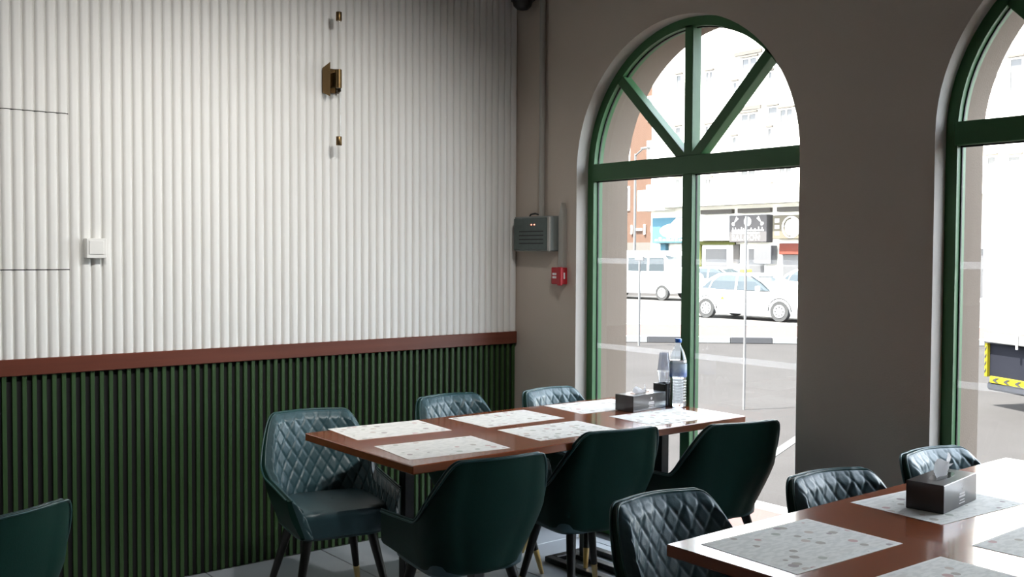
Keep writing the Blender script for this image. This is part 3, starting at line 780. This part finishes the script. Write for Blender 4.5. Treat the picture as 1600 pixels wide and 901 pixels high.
def make_car(label, loc, rz, group=None, taxi=False):
    """four door saloon, front towards +x"""
    t = thing('car', label, 'car', loc, rz, group)
    hw = .88
    section_loft([(-2.28, .42, .84, hw * .80), (-2.20, .26, .96, hw * .90), (-1.75, .20, 1.00, hw), (-.9, .19, .97, hw), (.0, .19, .94, hw), (.95, .19, .92, hw), (1.55, .20, .84, hw * .98), (2.05, .24, .74, hw * .92), (2.26, .34, .64, hw * .80)]).build('body', M_car, t, smooth=True)
    f = MB(); rows = []
    for (x0, x1, w, z) in ((-1.72, 1.02, .80, .93), (-1.40, .60, .73, 1.20), (-1.00, .16, .63, 1.385)):
        rows.append([Vector((x0, -w * .9, z)), Vector((x0 + .1, -w, z)), Vector((x1 - .25, -w, z)), Vector((x1, -w * .8, z)), Vector((x1, w * .8, z)), Vector((x1 - .25, w, z)), Vector((x0 + .1, w, z)), Vector((x0, w * .9, z)), Vector((x0, -w * .9, z))])
    f.grid(rows); f.build('greenhouse_glass', M_cglass, t)
    f = MB(); rows = []
    for (x0, x1, w, z) in ((-1.10, .26, .65, 1.365), (-1.06, .20, .65, 1.41), (-.9, .05, .55, 1.445), (-.6, -.2, .2, 1.455)):
        rows.append([Vector((x0, -w * .92, z)), Vector((x1, -w * .92, z)), Vector((x1, w * .92, z)), Vector((x0, w * .92, z)), Vector((x0, -w * .92, z))])
    f.grid(rows); f.add(rows[-1][:4], [(0, 1, 2, 3)]); f.add(rows[0][:4], [(0, 1, 2, 3)]); f.build('roof', M_car, t, smooth=True)
    for s in (-1, 1):
        for (xa, xb, ra) in ((.98, .20, .035), (-1.68, -1.04, .055)):
            f = MB(); f.tube([(xa, s * .74, .93), ((xa + xb) / 2 + (.06 if xa > 0 else -.06), s * .70, 1.18), (xb, s * .60, 1.39)], ra, 6); f.build('pillar', M_car, t, smooth=True)
        f = MB(); f.tube([(-.28, s * .815, .93), (-.30, s * .745, 1.20), (-.33, s * .64, 1.39)], .035, 6); f.build('pillar', M_car, t, smooth=True)
        f = MB(); f.tube([(-1.30, s * .80, .95), (-1.22, s * .74, 1.17), (-1.0, s * .64, 1.37)], .022, 6); f.build('pillar', M_car, t, smooth=True)
        f = MB(); f.lathe([(.02, -.08), (.07, -.06), (.08, 0), (.07, .06), (.02, .08)], 10, c=(.62, s * .98, 1.0)); f.build('mirror', M_car, t, smooth=True)
        f = MB(); f.cbox(2.02, 2.25, s * .62 - .14, s * .62 + .14, .60, .68, .02); f.build('headlight', M_cglass, t)
        f = MB(); f.cbox(2.16, 2.27, s * .70 - .05, s * .70 + .05, .36, .46, .02); f.build('fog_light', M_tyre, t)
        for xd in (-1.0, .10):
            f = MB(); f.cbox(xd, xd + .2, s * .875 - .012, s * .875 + .012, .80, .83, .005); f.build('door_handle', M_rim, t)
        for xw in (-1.36, 1.32):
            wheel(t, xw, s * .80)
            f = MB(); f.tube([(xw + .40 * math.cos(PI * q / 14), s * .868, .32 + .40 * math.sin(PI * q / 14)) for q in range(15)], .018, 6); f.build('wheel_arch', M_tyre, t, smooth=True)
    if taxi:
        f = MB(); f.cbox(-.55, -.38, -.25, .25, 1.45, 1.57, .02); f.build('roof_sign', M_lime, t)
        f = MB()
        n = 20
        f.add([(-.72 + .15 * math.cos(2 * PI * k / n), -.895, .60 + .12 * math.sin(2 * PI * k / n)) for k in range(n)], [tuple(range(n))])
        f.build('door_emblem', M_swhite, t)
        f = MB(); f.add([(-.80, -.898, .62), (-.64, -.898, .62), (-.68, -.898, .69), (-.72, -.898, .72), (-.76, -.898, .69)], [(0, 1, 2, 3, 4)]); f.add([(-.79, -.898, .53), (-.65, -.898, .53), (-.65, -.898, .545), (-.79, -.898, .545)], [(0, 1, 2, 3)])
        f.build('emblem_mark', M_lime, t)
    return t
make_car('white taxi saloon with a door emblem standing in the street behind the first window', (-15.68, 22.45, GZ + .005), math.radians(5), 'white cars', True)
make_car('white car parked behind the taxi, cut by the right edge of the first window', (-20.0, 32.5, GZ + .005), math.radians(3), 'white cars')
make_car('pale car parked farthest left behind the taxi, below the lime trimmed shop', (-26.5, 33.8, GZ + .005), math.radians(3), 'white cars')

def make_bus():
    t = thing('minibus', 'white minibus with dark windows passing beyond the left pane of the first window', 'van', (-27.9, 29.8, GZ + .005), math.radians(8))
    section_loft([(-2.9, .45, 2.0, .84), (-2.8, .32, 2.12, .92), (-1.5, .30, 2.18, .95), (1.6, .30, 2.18, .95), (2.2, .32, 1.5, .93), (2.75, .36, 1.15, .86)]).build('body', M_car, t, smooth=True)
    for s in (-1, 1):
        for k, (xa, xb) in enumerate(((-2.5, -1.4), (-1.3, -.2), (-.1, .95), (1.05, 1.85))):
            f = MB(); f.cbox(xa, xb, s * .94 - .02, s * .94 + .02, 1.28, 1.88, .01); f.build('side_window', M_cglass, t)
        for xw in (-1.75, 1.75): wheel(t, xw, s * .86, .34)
    f = MB(); f.box(1.66, 2.24, -.72, .72, 1.52, 1.55, Matrix.Translation((0, 0, .0))); 
    f = MB(); f.add([(1.64, -.74, 2.12), (1.64, .74, 2.12), (2.24, .80, 1.52), (2.24, -.80, 1.52)], [(0, 1, 2, 3)]); f.build('windscreen', M_cglass, t)
make_bus()

# truck close outside the second window
t = thing('truck', 'white truck with a dark skirt and yellow reflective tape outside the second window', 'truck', (-2.20, 9.99, GZ), math.radians(-25))
b = MB(); b.cbox(0, 6.2, 0, 2.4, 1.02, 3.3, .03); b.build('cargo_box', M_car, t)
b = MB(); b.cbox(0, 6.2, -.02, .03, .87, 1.00, .01); b.build('bottom_rail', M_pole, t)
b = MB(); b.cbox(.02, 6.0, .05, .12, .40, .86, .01); b.build('side_skirt', M_truckd, t)
b = MB(); b.cbox(.0, 6.0, .03, .10, .22, .33, .03); b.build('lower_guard', M_truckd, t)
b = MB(); b.cbox(.0, .05, .00, .05, .40, .86, .004); b.build('corner_tape', M_yellow, t)
b = MB(); b.cbox(.09, 6.0, .015, .055, .325, .415, .004); tape = b.build('side_tape', M_yellow, t)
for k in range(28):
    b = MB(); x = .15 + k * .21; b.prism([(x, .368), (x + .07, .40), (x + .115, .40), (x + .055, .368), (x + .115, .338), (x + .07, .338)], .010, .0145)
    b.build('arrow', M_dark, tape)
for k in range(4):
    b = MB(); b.prism([(.01, .45 + .1 * k), (.04, .49 + .1 * k), (.04, .52 + .1 * k), (.01, .48 + .1 * k)], -.005, -.0005); b.build('tape_mark', M_dark, t)
for k in range(5):
    b = MB(); b.cbox(.62 + k * 1.2, .66 + k * 1.2, -.035, -.018, .82, 1.06, .005); b.build('latch', M_rim, t)
b = MB(); b.cbox(.2, 6.0, .5, 1.9, .55, .95, .02); b.build('chassis', M_truckd, t)
for xw in (1.6, 4.9):
    for yw in (.28, 2.1): wheel(t, xw, yw if yw > 1 else -yw + .0001 if False else yw, .46)
b = MB(); b.cbox(6.35, 8.2, .1, 2.3, .5, 2.7, .12); b.build('cab', M_car, t)

# ------------------------------------------------------------------ buildings across the street
YB0 = 40.0
bw = thing('apartment_building', 'long white apartment block with small windows and shops across the street', 'building', (0, YB0, 0))
b = MB(); b.box(-37.1, 12, .0, 10, GZ, 15.5); b.build('wall', M_facade, bw)
b = MB(); b.box(-36.0, 12, -1.1, .0, 4.15, 4.95); b.build('balcony_slab', M_facade, bw)
b = MB(); b.box(-37.35, -35.2, -.9, 0, 4.0, 5.2); b.build('balcony', M_facade, bw)
def fwin(x0, x1, z0, z1, nv=2):
    w_, h_ = x1 - x0, z1 - z0
    f = MB()
    for q in range(nv + 1):
        xx = w_ * q / nv; f.box(xx - .035, xx + .035, -.06, .02, 0, h_)
    f.box(0, w_, -.06, .02, -.035, .035); f.box(0, w_, -.06, .02, h_ - .035, h_ + .035)
    o = f.build('window', M_facade, bw, (x0, 0, z0))
    for q in range(nv):
        f = MB(); f.box(w_ * q / nv + .035, w_ * (q + 1) / nv - .035, -.015, .005, .035, h_ - .035); f.build('pane', M_fglass, o)
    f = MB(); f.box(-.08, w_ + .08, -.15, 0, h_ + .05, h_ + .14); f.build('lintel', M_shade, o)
for r in range(3):
    z = 2.95 * r
    fwin(-30.5, -29.5, 5.35 + z, 6.05 + z)
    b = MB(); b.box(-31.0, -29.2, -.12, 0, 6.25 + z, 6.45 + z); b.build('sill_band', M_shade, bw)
    fwin(-28.75, -28.15, 5.35 + z, 6.25 + z, 1); fwin(-28.0, -27.2, 5.35 + z, 6.05 + z)
    fwin(-31.1, -30.8, 4.9 + z - .55, 5.45 + z - .55 + .0, 1); fwin(-28.75, -28.5, 4.55 + z, 5.15 + z, 1)
    fwin(-33.0, -32.5, 4.9 + z, 5.7 + z); fwin(-35.2, -34.8, 4.9 + z, 5.8 + z, 1)
    for x in (-25, -22, -19.2): fwin(x, x + .9, 5.3 + z, 6.3 + z)
    fwin(-16.2, -15.65, 4.30 + z * 1.4, 5.75 + z * 1.4, 1); fwin(-17.1, -16.7, 4.95 + z * 1.4, 5.80 + z * 1.4, 1)
    for x in (-13.4, -9.5, -5.5): fwin(x, x + .9, 4.6 + z, 5.8 + z)
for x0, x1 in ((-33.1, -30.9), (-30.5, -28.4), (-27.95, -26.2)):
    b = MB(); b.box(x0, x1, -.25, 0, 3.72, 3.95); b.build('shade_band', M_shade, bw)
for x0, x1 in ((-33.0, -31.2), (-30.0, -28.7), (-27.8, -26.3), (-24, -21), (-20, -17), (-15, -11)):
    o = MB(); o.box(x0, x1, -.06, 0, GZ, 2.0); o = o.build('shopfront', M_swhite, bw)
    b = MB(); b.box(x0 + .15, x1 - .15, -.09, -.06, GZ + .2, 1.8); b.build('shop_glass', M_fglass, o)
b = MB(); b.box(-33.25, -30.75, -.16, -.02, 2.02, 2.22); b.build('lime_header', M_lime, bw)
b = MB(); b.box(-33.3, -33.15, -.16, -.02, GZ, 2.1); b.build('lime_jamb', M_lime, bw)
b = MB(); b.box(-30.9, -30.5, -.10, -.01, 1.0, 2.05); b.build('dark_pier', M_shade, bw)

bt = thing('terracotta_building', 'terracotta coloured building at the far left across the street', 'building', (-46.5, YB0 + 1.5, 0))
b = MB(); b.box(-8, 9.0, 0, 9, GZ, 14); b.build('wall', M_brick, bt)
for r in range(4):
    for x in (5.6, 7.6):
        o = MB(); o.box(x, x + .55, -.05, .02, 4.2 + 2.7 * r, 5.7 + 2.7 * r); o = o.build('window', M_facade, bt)
        b = MB(); b.box(x + .07, x + .48, -.07, -.05, 4.3 + 2.7 * r, 5.6 + 2.7 * r); b.build('pane', M_fglass, o)
b = MB()
for x, w_, h_ in ((6.3, .12, .55), (6.7, .55, .14), (7.4, .14, .6), (8.0, .35, .35), (8.55, .15, .5)):
    b.box(x, x + w_, -.08, -.02, 3.0 - h_ / 2, 3.0 + h_ / 2)
b.build('wall_lettering', M_swhite, bt)
o = MB(); o.box(5.5, 9.0, -.06, 0, GZ, 2.2); o.build('shopfront', M_shade, bt)

def sign(label, x0, x1, z0, z1, m, y=-.55):
    t = thing('shop_sign', label, 'sign', (x0, YB0, z0), 0, 'shop signs across the street')
    b = MB(); b.cbox(0, x1 - x0, y, y + .54, 0, z1 - z0, .02); b.build('board', m, t)
    return t, x1 - x0, z1 - z0, y
t, w_, h_, y_ = sign('sky blue shop sign with a white patch, left of the window mullion', -36.5, -33.9, 2.12, 3.58, M_sblue)
b = MB()
n = 24; b.add([(1.75 + 1.25 * math.cos(2 * PI * k / n) * .9, y_ - .01, .70 + .42 * math.sin(2 * PI * k / n)) for k in range(n)], [tuple(range(n))]); b.add([(1.4, y_ - .012, 1.05), (2.55, y_ - .012, 1.05), (2.55, y_ - .012, 1.42), (1.9, y_ - .012, 1.42)], [(0, 1, 2, 3)])
b.build('white_patch', M_swhite, t)
b = MB()
for q in range(7): b.box(.25 + .31 * q, .45 + .31 * q, y_ - .012, y_, .12, .12 + .1 * (1 + q % 2))
b.build('lettering', M_swhite, t)
b = MB(); b.box(.45, .85, -.30, -.05, -1.75, -.02); b.build('hanging_panel', M_sblue, t)
sign('plain white shop sign between the blue sign and the black barber sign', -33.15, -30.85, 2.25, 3.62, M_swhite)
t, w_, h_, y_ = sign('black barber sign lettered SALOON with scissors in its corners', -30.8, -28.35, 2.15, 3.58, M_sblack)
b = MB(); n = 24
b.add([(1.22 + .24 * math.cos(2 * PI * k / n), y_ - .008, 1.09 + .24 * math.sin(2 * PI * k / n)) for k in range(n)], [tuple(range(n))]); b.build('round_emblem', M_swhite, t)
for cxs, mir in ((.36, 1), (2.06, -1)):
    b = MB()
    for a in (38, 62):
        M = Matrix.Translation((cxs, y_ - .006, 1.08)) @ Matrix.Rotation(math.radians(-a * mir if mir > 0 else a - 180), 4, 'Y')
        b.box(-.10, .30, -.004, .004, -.026, .026, M); b.lathe([(.075, -.004), (.075, .004)], 12, c=(0, 0, 0), M=M @ Matrix.Translation((-.16, 0, 0)) @ Matrix.Rotation(PI / 2, 4, 'X'))
    b.build('scissors', M_swhite, t)
b = MB()   # line of joined script, too small to read in the photograph
x = .18
rnd = random.Random(3)
while x < 2.1:
    wq = rnd.uniform(.10, .26); b.box(x, x + wq, y_ - .008, y_, .58, .66); b.box(x + wq * .3, x + wq * .3 + .05, y_ - .008, y_, .60, .66 + rnd.uniform(.04, .16)); x += wq + .03
b.box(.2, 2.0, y_ - .008, y_, .44, .52)
b.build('script_line', M_swhite, t)
def text(s, parent, loc, size, m, name='lettering'):
    cu = bpy.data.curves.new(name, 'FONT'); cu.body = s; cu.size = size; cu.align_x = 'CENTER'; cu.align_y = 'CENTER'; cu.extrude = .004; cu.space_character = 1.22
    cu.materials.append(m);
    tmp = bpy.data.objects.new(name, cu); COL.objects.link(tmp); bpy.context.view_layer.update()
    me = bpy.data.meshes.new_from_object(tmp.evaluated_get(bpy.context.evaluated_depsgraph_get())); bpy.data.objects.remove(tmp); bpy.data.curves.remove(cu)
    o = put(name, me, parent, loc); o.rotation_euler = (PI / 2, 0, 0); return o
text('SALOON', t, (1.12, y_ - .008, .22), .40, M_swhite)
t, w_, h_, y_ = sign('tan shop sign with a pale round emblem at the right edge of the first window', -27.98, -25.6, 2.30, 3.52, M_stan)
b = MB(); b.lathe([(.56, 0), (.56, .012)], 30, M=Matrix.Translation((1.15, y_, .60)) @ Matrix.Rotation(PI / 2, 4, 'X')); b.build('emblem_disc', M_swhite, t)
b = MB(); b.tube([(1.15 - .42 * math.sin(PI * (q / 12)) * 1.0, y_ - .015, .60 + .45 * math.cos(PI * q / 12)) for q in range(13)], .05, 6); b.build('emblem_arc', M_stan, t)
b = MB()
for q in range(3): b.box(.15, .42, y_ - .01, y_, .2 + .33 * q, .38 + .33 * q)
b.build('lettering', M_swhite, t)
sign('orange red shop sign below the tan one', -27.75, -26.0, 1.50, 2.08, M_sred, -.30)
sign('grey green poster panel below the black barber sign', -29.1, -28.0, 1.0, 1.98, M_fglass, -.62)
